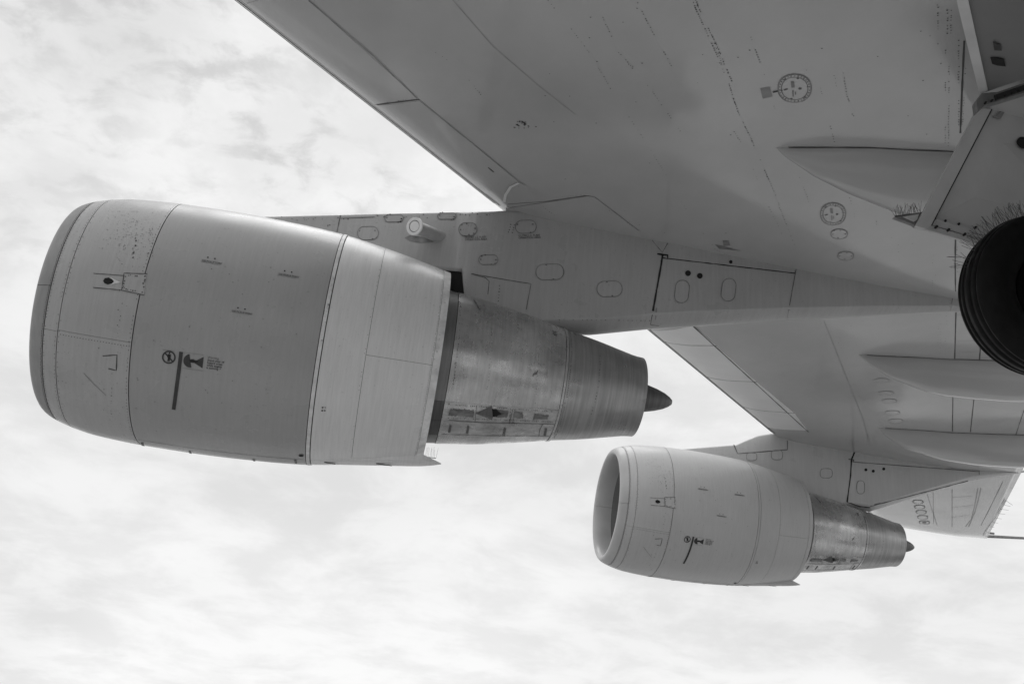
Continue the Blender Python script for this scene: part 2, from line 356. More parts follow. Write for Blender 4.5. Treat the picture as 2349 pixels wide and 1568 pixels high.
# fuel tank access covers
cv = [((1823, 202), 38, 32, 1), ((1911, 490), 29, 25, 1), ((1925, 536), 19, 11, 0), ((1940, 586), 18, 10, 0)]
for c, rx, ry, big in cv:
    access_door(wing, WG, c, rx, ry, .0, 'wing', 6, 'access_cover', 'cover', .009, 2.2)
    if big:
        mb = MB(); strip(mb, WG, None, .006, .007, ab=WG.hit(ellpx(c, rx * .8, ry * .8, 30, 0, 2.2)), closed=True)
        for f in ellpx(c, rx * .9, ry * .9, 30, 0, 2.2): rivets(mb, WG, [f, f + .01], 5, .007, 2, 0, .007)
        strip(mb, WG, [(c[0] - rx * .65, c[1] + ry * .1), (c[0] - rx * .42, c[1] + ry * .02)], .02, .008)
        platepx(mb, WG, ellpx((c[0] + rx * .32, c[1] + 0), rx * .1, ry * .07, 10), .008)
        mb.build('cover_marking', MAT['seam'], wing)
        mb = MB()
        for dx, dy, a_, b_ in ((-.12, -.3, .12, .22), (-.1, .35, .05, .22), (.05, .33, .04, .1)):
            x, y = c[0] + dx * rx, c[1] + dy * ry; platepx(mb, WG, [(x - a_ * rx, y - b_ * ry), (x + a_ * rx * .7, y - b_ * ry), (x + a_ * rx, y + b_ * ry), (x - a_ * rx * .6, y + b_ * ry)], .008)
        mb.build('stencil_block', MAT['faint'], wing)
mb = MB(); platepx(mb, WG, [(1744, 203), (1766, 199), (1772, 221), (1750, 226)], .004); mb.build('stencil_block', MAT['faint'], wing)
mb = MB(); strip(mb, WG, [(1773, 211), (1786, 208)], .022, .005)
mb.build('cover_marking', MAT['decal'], wing)
mb = MB(); platepx(mb, WG, [(1658, 551), (1672, 551), (1675, 562), (1660, 564)], .004); platepx(mb, WG, [(1640, 560), (1655, 563), (1700, 575), (1650, 570)], .004); mb.build('stencil_block', MAT['faint'], wing)
for c in ((2018, 872), (2028, 901), (2035, 919), (2042, 946), (2050, 965)):
    access_door(wing, WG, (c[0] + 5, c[1]), 17, 5, 0, 'wing', 0, 'access_cover', 'hair', .009, 2.)
for i in range(5):
    mb = MB(); c = (2106 + 3.6 * i, 1150 + 11.8 * i)
    E = ellpx(c, 11.5, 3.8, 22, .03); platepx(mb, WG, E, .006); mb.build('access_cover', MAT['tip'], wing)
    mb = MB(); strip(mb, WG, None, .03, .010, ab=WG.hit(E), closed=True)
    if i == 4: platepx(mb, WG, ellpx(c, 5, 2.2, 12), .012)
    mb.build('cover_rim', MAT['cover'], wing)
# curved light seal strip where pylon meets leading edge, small vent blades
mb = MB(); strip(mb, WG, [(1190, 418), (1172, 427), (1160, 445), (1157, 462)], .032, .012, 4, jit=0); mb.build('leading_edge_seal', MAT['slat'], wing)
mb = MB(); strip(mb, WG, [(1120, 383), (1133, 394)], .018, .006); mb.build('drain_slot_and_shade', MAT['dark'], wing)
# wing tip static probe and small stub
tipx = LEx(28.0) + float(CH(28.0))
mb = MB(); A = aty(2262, 1229, 28.1); B = aty(2349, 1233.5, 28.6); D = B - A; mb.tube(A, A + D * 1.15, .050, 10, .040)
A = aty(2262, 1221, 27.9); mb.tube(A, aty(2280, 1223, 27.9), .035, 8); mb.build('wingtip_probe', MAT['metal'], wing)

# ---------------------------------------------------------------- flap track fairings
class Fair(Surf):
    sgn = 1.
    def __init__(s, x0, y0, Ln, W, Dp): s.x0, s.y0, s.L, s.W, s.D = x0, y0, Ln, W, Dp
    def P(s, ab):                      # a = distance aft, b = angle 0 near side .. pi far side
        a, b = ab[..., 0], ab[..., 1]; t = np.clip(a, 0.0005, None)
        wd = np.interp(t, s.W[0], s.W[1]); dp = np.interp(t, s.D[0], s.D[1])
        x = s.x0 + a; y = s.y0 - wd * np.cos(b)
        zt = WG.P(np.stack([x, np.full_like(x, s.y0)], -1))[..., 2]
        sb = np.abs(np.sin(b)) ** .85
        return np.stack([x, y, zt + .03 - (dp + .03) * sb], -1)
    def hit(s, px):
        r = ray(px); t = np.linspace(.75, 1.15, 1500); out = []
        y0 = s.y0
        for q in r:
            P = q * (t * y0 / q[1])[:, None]; a = P[:, 0] - s.x0
            wd = np.interp(a, s.W[0], s.W[1]); cb = np.clip((s.y0 - P[:, 1]) / wd, -1, 1)
            b = np.arccos(cb); z = s.P(np.stack([a, b], -1))[:, 2]
            g = (P[:, 2] > z) & (np.abs(P[:, 1] - s.y0) < wd); i = int(np.argmax(g)); out.append((a[i], b[i]))
        return np.array(out)
def fairing(tip, W, D, Ln):
    P = WG.P(WG.hit([tip]))[0]; f = Fair(P[0], P[1], Ln, W, D)
    a = np.r_[0, .01, .03, .07, .13, .2, .3, np.linspace(.42, Ln, 40)]; b = np.linspace(0, math.pi, 33)
    ab = np.stack(np.meshgrid(a, b, indexing='ij'), -1)
    mb = MB(); G = f.P(ab.reshape(-1, 2)).reshape(len(a), len(b), 3); mb.grid(G, True, flip=True)
    o = mb.build('flap_track_fairing', MAT['fairing'], wing.parent)
    top = MB(); strip(top, WG, None, .018, .006, ab=np.stack([f.x0 + np.linspace(.1, Ln * .8, 30), np.interp(np.linspace(.1, Ln * .8, 30), a, G[:, 0, 1]) - .01], -1))
    top.build('joint_seam', MAT['wingseam'], o)
    return o, f
fr1, F1 = fairing((1780, 339), ([0, .05, .25, .43, .79, 1.45, 2.5, 4], [0, .03, .11, .19, .335, .52, .60, .55]), ([0, .1, .43, .94, 1.42, 2.2, 3.2], [0, .08, .20, .26, .29, .31, .30]), 3.6)
fr2, F2 = fairing((1970, 813), ([0, .05, .25, .46, .87, 1.35, 1.9, 3, 4.5], [0, .03, .11, .19, .333, .45, .50, .55, .5]), ([0, .15, .54, 1.2, 1.93, 2.64, 4], [0, .12, .28, .40, .43, .44, .42]), 4.2)
fr3, F3 = fairing((2015, 981), ([0, .05, .25, .58, 1.32, 2.0, 2.7, 4.5], [0, .04, .15, .32, .50, .54, .54, .5]), ([0, .15, .55, 1.17, 2.06, 2.96, 4], [0, .13, .30, .38, .46, .50, .45]), 4.2)
for fo, F, (ox, oy) in ((fr2, F2, (0, 0)), (fr3, F3, (0, 0))):
    mb = MB()
    if fo is fr2: L_ = ([(2211, 828), (2211, 836), (2180, 846), (2170, 858), (2166, 892)], [(2087, 876), (2100, 868), (2122, 866), (2140, 874), (2143, 890)], [(2180, 896), (2235, 905)])
    else: L_ = ([(2199, 990), (2199, 998), (2172, 1012), (2163, 1026), (2160, 1042)], [(2106, 1028), (2120, 1020), (2135, 1022), (2144, 1034)], [(2180, 1047), (2225, 1055)])
    for l in L_: strip(mb, F, l, .012, .005, 6)
    mb.build('panel_seam', MAT['seam'], fo, 'stuff')

# ---------------------------------------------------------------- pylons
class Pylon(Surf):
    sgn = -1.
    def __init__(s, yc, xs, ht): s.yc = yc; s.xs = xs; s.ht = ht
    bots = tops = None
    def hw(s, x): return np.interp(x, s.xs, s.ht)
    def side(s, x, z):
        h = s.hw(x)
        if s.bots is None: return h
        zb = np.interp(x, s.bots[:, 0], s.bots[:, 1]); zt = np.interp(x, s.tops[:, 0], s.tops[:, 1]); ch = np.minimum(h * .4, (zt - zb) * .35)
        return h * np.interp((z - zb) / ch, [0, .03, .40, .86, 1], [.05, .1, .5, .94, 1])
    def P(s, ab): return np.stack([ab[..., 0], s.yc - s.side(ab[..., 0], ab[..., 1]), ab[..., 1]], -1)
    def nrm(s, ab):
        e = .05; g = (s.hw(ab[..., 0] + e) - s.hw(ab[..., 0] - e)) / (2 * e)
        n = np.stack([-g, -np.ones_like(g), np.zeros_like(g)], -1); return n / np.linalg.norm(n, axis=-1, keepdims=True)
    def hit(s, px):
        r = ray(px); t = (s.yc - .2) / r[:, 1]
        for _ in range(40): q = r * t[:, None]; t = t * .4 + .6 * (s.yc - s.side(q[:, 0], q[:, 2])) / r[:, 1]
        P = r * t[:, None]; return P[:, [0, 2]]
def build_pylon(sf, top, bot, x0, x1, label, topin=None):
    tp = sf.hit(top); bt = sf.hit(bot) if bot is not None else None
    return tp, bt
Y1, Y2 = 10.2386, 19.3886
PY1 = Pylon(Y1, [-2.9, -2.3, -1.5, -.6, 3.2, 5.5, 7.2, 9], [.04, .12, .19, .225, .225, .15, .06, .03])
PY2 = Pylon(Y2, [5.2, 5.9, 6.7, 7.6, 11.3, 12.8, 14.2], [.04, .12, .19, .225, .225, .14, .03])
def pylon_mesh(sf, tops, bots, xs, label, mt='pylon'):
    sf.tops, sf.bots = tops, bots; rows = []
    for x in xs:
        zt = np.interp(x, tops[:, 0], tops[:, 1]); zb = np.interp(x, bots[:, 0], bots[:, 1]); h = float(sf.hw(x)); zc, hh = (zt + zb) / 2, (zt - zb) / 2
        rt, rb = min(.06, hh * .8, h * .9), min(.05, hh * .8, h * .9); row = []
        for k in range(7): t = k * math.pi / 12; row.append((x, sf.yc - h + rt * (1 - math.cos(t)) if False else sf.yc - h + rt - rt * math.cos(t), zt - rt + rt * math.sin(t)))
        for k in range(7): t = math.pi / 2 - k * math.pi / 12; row.append((x, sf.yc + h - rt + rt * math.cos(t), zt - rt + rt * math.sin(t)))
        ch = min(h * .4, hh * .7)
        for fy, fz in ((1, 1.12), (1, 1.0), (.94, .86), (.5, .40), (.1, .03), (-.1, .03), (-.5, .40), (-.94, .86), (-1, 1.0), (-1, 1.12)): row.append((x, sf.yc + h * fy, zb + ch * fz))
        rows.append(row)
    G = np.array(rows); mb = MB(); mb.grid(G, True, cv=True); n = G.shape[1]
    mb.add(G[0], [tuple(range(n))]); mb.add(G[-1], [tuple(range(n))])
    return mb.build('engine_pylon', MAT[mt], jet, label=label)
t1 = np.array([(-2.9, 5.45), (-2.6, 5.68)] + [tuple(x) for x in PY1.hit([(590, 493), (700, 490), (860, 486), (1000, 483), (1145, 480)])] + [(1.3, 6.60), (3, 6.62), (7, 6.5), (9, 6.6)])
b1p = np.array([aty(x_, y_, Y1)[[0, 2]] for x_, y_ in [(1285, 742), (1360, 765), (1492, 752), (1805, 732), (2180, 714)]])
b1 = np.array([(-2.9, 5.3), (-.5, 5.4), (.46, 5.48), (.50, 4.9), (1.2, 4.9)] + [(1.55, 5.02)] + [tuple(x) for x in b1p[1:]] + [(9, b1p[-1][1] + .33)])
xs1 = np.unique(np.r_[np.linspace(-2.9, 6.85, 66), [.4, .52, 1.2, 1.55], b1p[1:, 0]]); xs1 = xs1[xs1 <= 6.86]
pyl1 = pylon_mesh(PY1, t1, b1, xs1, 'nearer pylon holding the large engine under the wing')
t2p = PY2.hit([(1563, 1028), (1640, 1022), (1690, 1018), (1712, 1008), (1740, 997), (1770, 992), (1790, 994)])
t2 = np.array([(5.2, 6.98)] + [tuple(x) for x in t2p] + [(9, 7.98), (14, 7.9)]); t2 = t2[np.argsort(t2[:, 0])]
b2p = np.array([aty(x_, y_, Y2)[[0, 2]] for x_, y_ in [(1943, 1166), (1995, 1173), (2220, 1103), (2349, 1083)]])
b2 = np.array([(5.2, 6.8), (7., 6.6), (9.0, 6.3)] + [tuple(x) for x in b2p])
xs2 = np.unique(np.r_[np.linspace(5.2, float(b2p[-1][0]), 60), b2p[:, 0], t2p[:, 0]])
pyl2 = pylon_mesh(PY2, t2, b2, xs2, 'farther pylon holding the small far engine near the wing tip', 'pylon_hazed')
# fillet seal between pylon and wing
for sf, po, l in ((PY1, pyl1, [(1168, 479), (1300, 503), (1500, 543), (1700, 582), (1825, 610), (2000, 643), (2187, 668)]),
                  (PY2, pyl2, [(1800, 1000), (1930, 1029), (2090, 1051), (2250, 1077), (2330, 1083)])):
    mb = MB(); strip(mb, sf, l, .022, .006); mb.build('root_seal', MAT['dark'], po)
mb = MB(); strip(mb, PY2, [(1938, 1026), (2003, 1042)], .06, .009); mb.build('root_gap', MAT['dark'], pyl2)
mb = MB(); strip(mb, PY1, [(1160, 481), (1200, 484), (1300, 502), (1345, 513)], .035, .012); mb.build('root_fillet', MAT['pylon'], pyl1)
s1, s2 = MB(), MB()
for l in ([(1520, 584), (1516, 610), (1500, 700), (1492, 745)],): strip(s1, PY1, l, .022, .004)
for l in ([(1531, 593), (1825, 627)],): strip(s1, PY1, l, .012, .004)
for l in ([(781, 494), (773, 532)], [(1081, 628), (1113, 637), (1122, 645), (1119, 675)], [(1081, 628), (1150, 640), (1218, 651), (1207, 710)], [(1827, 612), (1805, 732)],
          [(1497, 540), (1497, 553), (1519, 579), (1537, 549)], [(2187, 668), (2180, 714)], [(1492, 745), (1512, 748)], [(1283, 730), (1283, 740)], [(781, 501), (860, 498)]): strip(s2, PY1, l, .009, .004)
for l in ([(1283, 733), (1400, 734), (1490, 735)], [(2190, 672), (2000, 648), (1840, 615)]): rivets(s2, PY1, l, 11, .009, .9, .2)
for l in ([(1500, 700), (1518, 590)], [(2183, 672), (2178, 712)], [(1825, 615), (1808, 728)]): rivets(s2, PY1, l, 9, .006, .7, .8)
for l in ([(620, 499), (780, 501)], [(780, 503), (1140, 490)], [(700, 500), (760, 520)]): rivets(s2, PY1, l, 7, .008, .5, 2.5)
for l in ([(1146, 655), (1143, 690)], [(1180, 516), (1175, 534)], [(1172, 515), (1167, 533)]): rivets(s2, PY1, l, 8, .010, 1, .3)
s1.build('door_gap', MAT['dark'], pyl1); s2.build('panel_seam', MAT['seam'], pyl1, 'stuff')
s1, s2 = MB(), MB()
for l in ([(1962, 1032), (1953, 1054), (1951, 1090), (1943, 1151)],): strip(s1, PY2, l, .030, .005)
for l in ([(1943, 1150), (1972, 1160), (1996, 1163)],): strip(s1, PY2, l, .05, .006)
for l in ([(1957, 1059), (2246, 1081)], [(2246, 1066), (2246, 1099)], [(1960, 1035), (2245, 1066)], [(1683, 1019), (1692, 1040), (1806, 1031)], [(1806, 1010), (1806, 1031)]): strip(s2, PY2, l, .016, .005)
for l in ([(1996, 1160), (2220, 1102)],): strip(s2, PY2, l, .03, .006)
s1.build('door_gap', MAT['dark'], pyl2); s2.build('panel_seam', MAT['seam'], pyl2, 'stuff')
for c, rx, ry, n in (((844,535),24,15,3),((904,501),21,8,6),((1025,496),21,7,6),((1073,526),21,15,6),((1206,520.5),24,15,3),((1120,596),22,11,6),((1261,624),32,18,2),((1398,663),29,18,2)):
    access_door(pyl1, PY1, c, rx, ry, -.03, 'pylon', n, 'access_panel', 'cover', .007, 99)
for c in ((1564, 669), (1671, 665)): access_door(pyl1, PY1, c, 16, 26, .12, 'pylon', 0, 'access_panel', 'cover', .008, 99)
for c, rx, ry in (((1724,1047),12,9),((1782,1043),13,11),((1974,1117),9,15),((1895,1085),14,11)): access_door(pyl2, PY2, c, rx, ry, 0, 'pylon_hazed', 0, 'access_panel', 'faint', .012, 3)
for po, sf, l in ((pyl1, PY1, [(1578, 627, 6.5), (1605, 633, 6.5), (1676, 601, 4)]), (pyl2, PY2, [(1986, 1077, 3.4), (2003, 1080, 3.4), (2027, 1075, 3.4)])):
    for x, y, r in l: mb = MB(); platepx(mb, sf, ellpx((x, y), r, r, 18, 0, 2), .006); mb.build('vent_hole', MAT['decalblack'], po)
for po, sf, q in ((pyl1, PY1, (1507, 583)), (pyl2, PY2, (1946, 1053))):
    k = 1 if po is pyl1 else .5; mb = MB()
    strip(mb, sf, [q, (q[0] + 25 * k, q[1] + 3 * k)], .022, .010); strip(mb, sf, [(q[0] + 24 * k, q[1] + 2 * k), (q[0] + 24 * k, q[1] + 11 * k), (q[0] + 13 * k, q[1] + 9 * k)], .014, .010)
    mb.build('hinge_bracket', MAT['black'], po)
text_on('stencil_text', PY1, 'OUTBD L.E. FLAPS\nOPERATION AREA', (1066, 547), 6.2, -.03, 'decal', pyl1)
text_on('stencil_text', PY1, 'OUTBD L.E. FLAPS\nOPERATION AREA', (1189, 543), 6.2, -.03, 'decal', pyl1)
mb = MB(); strip(mb, PY1, [(1506, 706), (1503, 734)], .02, .005); mb.build('placard', MAT['faint'], pyl1)
# wing inspection lamp barrel sticking out of the near pylon
ln = aty(950, 518.5, Y1 - .62); lb = PY1.P(PY1.hit([(1003, 541)]))[0]; ld = lb - ln; ll_ = np.linalg.norm(ld); ld /= ll_
mb = MB(); mb.tube(ln + ld * .03, lb + ld * .12, .072, 28, .080); lamp = mb.build('lamp_housing', MAT['lamp'], pyl1)
mb = MB(); platepx(mb, PY1, [(928, 545), (940, 540), (960, 545), (985, 538), (1005, 530), (1014, 540), (1008, 550), (990, 556), (965, 558), (940, 553)], .003); mb.build('lamp_mount_shadow', MAT['mount_shade'], pyl1)  # grey patch paints the lamp mount's shadow on the pylon
mb = MB()
def ringm(mb, c, d, r0, r1, th, n=32):
    u = np.cross(d, [0, 0, 1.]); u /= np.linalg.norm(u); v = np.cross(d, u); t = np.arange(n) * 2 * math.pi / n
    C = np.cos(t)[:, None] * u + np.sin(t)[:, None] * v
    mb.grid(np.stack([c + C * r1 + d * th, c + C * r1, c + C * r0, c + C * r0 + d * th], 0), False, cv=True)
ringm(mb, ln, ld, .070, .104, .022); mb.build('lamp_flange', MAT['lampwhite'], pyl1)
mb = MB(); mb.tube(ln + ld * .012, ln + ld * .03, .072, 28); mb.build('lamp_gasket', MAT['seam'], pyl1)
mb = MB(); mb.tube(ln + ld * .004, ln + ld * .014, .060, 28); mb.build('lamp_cover', MAT['lampwhite'], pyl1)
mb = MB(); mb.box(lb - np.array([.02, -.02, .06]), (.16, .05, .03)); 
mb = MB(); mb.box((.20, Y1, 5.28), (.30, .19, .26)); mb.build('bifurcation_cavity', MAT['black'], pyl1)

# ---------------------------------------------------------------- engines
E1C = np.array([-3.729786, Y1, 4.418536]); ED = np.array([1, .0167, .0015]); ED /= np.linalg.norm(ED)
EU = np.cross([0, 0, 1.], ED); EU /= np.linalg.norm(EU); EV = np.cross(ED, EU); EM = np.stack([ED, EU, EV])   # rows: local axes
class Rev(Surf):
    sgn = -1.
    def __init__(s, S_, R_, smooth=True):
        s.S, s.R = np.array(S_), np.array(R_)
        n = len(s.S); h = np.diff(s.S); d = np.diff(s.R) / h; mm = np.zeros(n); mm[0] = d[0]; mm[-1] = d[-1]
        for i in range(1, n - 1): mm[i] = 0 if d[i - 1] * d[i] < 0 else 2 * d[i - 1] * d[i] / (d[i - 1] + d[i] + 1e-12)
        s.m = mm
    def r(s, x):
        x = np.clip(x, s.S[0], s.S[-1]); i = np.clip(np.searchsorted(s.S, x) - 1, 0, len(s.S) - 2); h = s.S[i + 1] - s.S[i]; t = (x - s.S[i]) / h
        return (2*t**3-3*t**2+1)*s.R[i] + (t**3-2*t**2+t)*h*s.m[i] + (-2*t**3+3*t**2)*s.R[i+1] + (t**3-t**2)*h*s.m[i+1]
    def P(s, ab): r = s.r(ab[..., 0]); return np.stack([ab[..., 0], r * np.cos(ab[..., 1]), r * np.sin(ab[..., 1])], -1)
    def nrm(s, ab):
        e = 2e-3; g = (s.r(ab[..., 0] + e) - s.r(ab[..., 0] - e)) / (2 * e)
        n = np.stack([-g, np.cos(ab[..., 1]), np.sin(ab[..., 1])], -1); return n / np.linalg.norm(n, axis=-1, keepdims=True)
    def hit(s, px):
        out = []; t = np.linspace(8, 13.5, 2200)
        for q in ray(px):
            P = (q * t[:, None] - E1C) @ EM.T; rad = np.hypot(P[:, 1], P[:, 2]); g = rad - s.r(P[:, 0])
            ok = (P[:, 0] > s.S[0] - .02) & (P[:, 0] < s.S[-1] + .02); g[~ok] = 9
            i = int(np.argmax(g < 0)) if (g < 0).any() else int(np.argmin(g))
            f = 0.
            if i > 0 and g[i] < 0 and g[i - 1] < 8: f = g[i] / (g[i] - g[i - 1])
            p_ = P[i] + (P[i - 1] - P[i]) * f; out.append((p_[0], math.atan2(p_[2], p_[1])))
        a = np.array(out); a[:, 1] = np.where(a[:, 1] > math.pi * .75 + .3, a[:, 1] - 2 * math.pi, a[:, 1])   # continuous across the near side
        return a
NAC = Rev([-.04, -.015, .035, .12, .28, .5, 1.02, 1.6, 2.2, 2.763, 3.2, 3.6, 4.0], [1.10, 1.145, 1.180, 1.215, 1.262, 1.302, 1.338, 1.348, 1.334, 1.300, 1.236, 1.160, 1.072])
CORE = Rev([3.6, 4.12, 4.6, 5.0, 5.40], [.93, .868, .805, .730, .647])
NOZ = Rev([5.40, 5.8, 6.1, 6.28, 6.36], [.647, .573, .505, .468, .462])
D2R = math.pi / 180
eng = None
def shell(name, sf, s0, s1, a0, a1, mt, th=.02, ns=14, na=None, lift=0., parent=None, gap=.0018, label=None):
    na = na or max(4, int(abs(a1 - a0) / 3)); a = np.linspace(a0, a1, na) * D2R; s = np.linspace(s0, s1, ns)
    if abs(a1 - a0) < 359.9: a[0] += gap / 1.3; a[-1] -= gap / 1.3
    ab = np.stack(np.meshgrid(s, a, indexing='ij'), -1); r = sf.r(ab[..., 0]) + lift
    f = lambda r_: np.stack([ab[..., 0], r_ * np.cos(ab[..., 1]), r_ * np.sin(ab[..., 1])], -1)
    G, I = f(r), f(r - th); mb = MB(); mb.grid(G); mb.grid(np.stack([G[0], I[0]])); mb.grid(np.stack([G[-1], I[-1]]))
    if abs(a1 - a0) < 359.9: mb.grid(np.stack([G[:, 0], I[:, 0]])); mb.grid(np.stack([G[:, -1], I[:, -1]]))
    return mb.build(name, MAT[mt], parent or eng, label=label)
def revolve(mb, prof, n=96, flip=False):
    t = np.arange(n) * 2 * math.pi / n; pr = np.array(prof)
    mb.grid(np.stack([np.repeat(pr[:, :1], n, 1), pr[:, 1:2] * np.cos(t), pr[:, 1:2] * np.sin(t)], -1), True, cv=True, flip=flip)
# the root part: structure under the skins
mb = MB(); ss = np.linspace(.1, 3.97, 40)
revolve(mb, [(x, float(NAC.r(x)) - .024) for x in ss]); ss = np.linspace(4.0, 5.4, 12); revolve(mb, [(x, float(CORE.r(x)) - .02) for x in ss])
eng = mb.build('jet_engine', MAT['dark'], jet, label='large nearer engine with its intake at the left edge')
eng.matrix_local = Matrix([[*EM[:, 0], 0], [*EM[:, 1], 0], [*EM[:, 2], 0], [0, 0, 0, 1]]); eng.location = E1C
# intake lip: outer face round the nose to the inner throat, in two halves
lipp = [(.128, float(NAC.r(.128))), (.09, float(NAC.r(.09))), (.06, float(NAC.r(.06))), (.03, float(NAC.r(.03))), (.008, 1.164), (-.012, 1.148), (-.028, 1.128), (-.038, 1.10), (-.035, 1.075), (-.02, 1.055), (.01, 1.036), (.06, 1.02), (.13, 1.008), (.22, 1.0), (.34, .996)]
for a0, a1 in ((-166.5, 13.), (13., 193.5)):
    a = np.linspace(a0, a1, 64) * D2R; a[0] += .002; a[-1] -= .002; pr = np.array(lipp); mb = MB()
    mb.grid(np.stack([np.repeat(pr[:, :1], 64, 1), pr[:, 1:2] * np.cos(a), pr[:, 1:2] * np.sin(a)], -1)); mb.build('intake_lip', MAT['lip'], eng)
mb = MB(); revolve(mb, [(.345, .996), (.5, .998), (.8, 1.02), (1.15, 1.05), (1.6, 1.05)]); mb.build('intake_duct', MAT['duct'], eng)
mb = MB(); revolve(mb, [(1.45, .0001), (1.45, 1.05)]); mb.build('fan_disc', MAT['black'], eng)
mb = MB(); revolve(mb, [(.82, .001), (.86, .05), (.95, .13), (1.08, .22), (1.3, .33), (1.45, .36)]); mb.build('spinner', MAT['fan'], eng)
mb = MB()
for k in range(38):
    t0 = k * 2 * math.pi / 38; row = []
    for r_, tw, ch in ((.33, .35, .16), (.6, .75, .17), (.85, 1.0, .18), (1.045, 1.15, .19)):
        dx, dt = math.cos(tw) * ch / 2, math.sin(tw) * ch / 2 / r_
        row.append([(1.2 - dx, r_ * math.cos(t0 - dt), r_ * math.sin(t0 - dt)), (1.2 + dx, r_ * math.cos(t0 + dt), r_ * math.sin(t0 + dt))])
    mb.grid(np.array(row))
mb.build('fan_blades', MAT['fan'], eng, 'stuff')
for a0, a1 in ((-146.5, -33.5), (-33.5, 90), (90, 213.5)): shell('lip_band', NAC, .136, .274, a0, a1, 'intake', ns=4)
for a0, a1 in ((-147.2, -88), (-88, -32.8), (-32.8, 90), (90, 212.8)): shell('intake_cowl', NAC, .281, .992, a0, a1, 'intake', ns=12)
for a0, a1 in ((-84, 90), (90, 276)): shell('fan_cowl', NAC, 1.002, 2.752, a0, a1, 'cowl', ns=26)
shell('lock_band', NAC, 2.760, 2.796, 0, 360, 'liplite', ns=3, na=120, lift=.003)
for a0, a1 in ((-84, 90), (90, 276)): shell('reverser_front', NAC, 2.806, 3.232, a0, a1, 'sleeve', ns=8, lift=-.004)
for a0, a1 in ((-84, -28), (-28, 90), (90, 203), (203, 276)): shell('reverser_sleeve', NAC, 3.236, 3.912, a0, a1, 'sleeve', ns=12, lift=-.004)
shell('exhaust_lip', NAC, 3.915, 3.99, 0, 360, 'liplite', ns=4, na=140, lift=-.003, th=.03)
mb = MB(); revolve(mb, [(3.985, 1.045), (3.6, 1.08), (3.2, 1.1)], flip=True); revolve(mb, [(3.3, .93), (3.3, 1.15)]); mb.build('fan_duct_wall', MAT['dark'], eng)
for a0, a1, mt in ((-98, 90, 'coreband'), (90, 227.3, 'coreband'), (227.3, 244, 'plug'), (244, 262, 'plug')): shell('core_band', CORE, 3.55, 4.108, a0, a1, mt, ns=6, lift=-.006)
for a0, a1, mt in ((90, 227.2, 'core'), (227.2, 244, 'corestrip'), (244, 262, 'corestrip'), (-98, -20, 'core'), (-20, 90, 'core')): shell('core_cowl', CORE, 4.114, 5.365, a0, a1, mt, ns=16)
shell('clamp_band', CORE, 5.368, 5.395, 0, 360, 'core', ns=3, na=96, lift=.012)
shell('exhaust_nozzle', NOZ, 5.402, 6.352, 0, 360, 'nozzle', ns=16, na=100, th=.012)
mb = MB(); revolve(mb, [(6.352, .45), (6.1, .49), (5.8, .55), (5.6, .58)], flip=True); revolve(mb, [(5.62, .01), (5.62, .58)]); mb.build('nozzle_liner', MAT['plug'], eng)
mb = MB(); revolve(mb, [(5.7, .30), (6.0, .26), (6.3, .192), (6.45, .163), (6.58, .13), (6.68, .094), (6.74, .06), (6.775, .03), (6.785, .001)], 48); mb.build('exhaust_plug', MAT['plug'], eng)
# small fittings on the near engine, laid where its skin is
def rough_px(q, amp=1.1, st=2.2):
    p = resample(list(q) + [q[0]], st)[:-1]; return p + rng.normal(0, amp, p.shape)
def epoly(name, sf, px, mt, h=.004): mb = MB(); platepx(mb, sf, px, h); return mb.build(name, MAT[mt], eng)
# warning markings
c = (387.6, 818.8); n = 40; t = np.arange(n) * 2 * math.pi / n
mb = MB(); R1 = sf_ab = NAC.hit(ellpx(c, 14.6, 14.2, n, .14, 2)); P = NAC.lift(NAC.hit(ellpx(c, 15.8, 15.0, n, .14, 2)), .005); Q = NAC.lift(NAC.hit(ellpx(c, 12.2, 11.8, n, .14, 2)), .005)
mb.grid(np.stack([P, Q]), cv=True); platepx(mb, NAC, [(377.5, 810), (380, 808), (398, 828), (395.5, 830)], .005); mb.build('prohibition_sign', MAT['decal'], eng)
mb = MB(); platepx(mb, NAC, ellpx((389, 809.3), 1.9, 1.9, 12, 0, 2), .0065)
platepx(mb, NAC, [(385.5, 811.6), (392.3, 812.4), (391.8, 820), (390.5, 820.2), (389, 828.6), (387.3, 828.4), (387, 824), (386.2, 828.2), (384.4, 828), (385.4, 819.5), (384, 819)], .0065)
mb.build('walking_figure', MAT['decalblack'], eng)
mb = MB(); strip(mb, NAC, [(415.8, 806.5), (411, 845), (405, 890), (398.5, 938.5)], .036, .005, jit=0); mb.build('warning_bar', MAT['decal'], eng)
c = (437, 829); aa = np.linspace(math.radians(98), math.radians(278), 20)
epoly('hazard_disc', NAC, [(c[0] + 16 * math.cos(x), c[1] - 2 + 15.5 * math.sin(-x) * 1.0) for x in aa], 'decal', .0045)
epoly('hazard_cone', NAC, [(446, 828.5), (467.5, 818), (464.5, 844), (446, 832)], 'decal', .0045)
epoly('engine_symbol', NAC, [(435, 824), (443, 823.5), (449, 826), (453.5, 828), (455, 830), (451, 831), (443, 831.5), (436, 830.5)], 'decalblack', .0065)
mb = MB(); mb = None
for l in ([(421, 808), (467, 813.5)], [(419, 843.5), (465, 850)], [(373, 801.5), (400, 805)]): mb = MB(); strip(mb, NAC, l, .004, .004); mb.build('decal_edge', MAT['faint'], eng)
text_on('warning_text', NAC, 'Warning', (476, 821), 7.4, .13, 'seam', eng)
text_on('warning_text', NAC, 'Stand clear of\nhazard areas\nwhile engine\nis running', (475.5, 827.5), 7.0, .13, 'decal', eng, bold=.012)
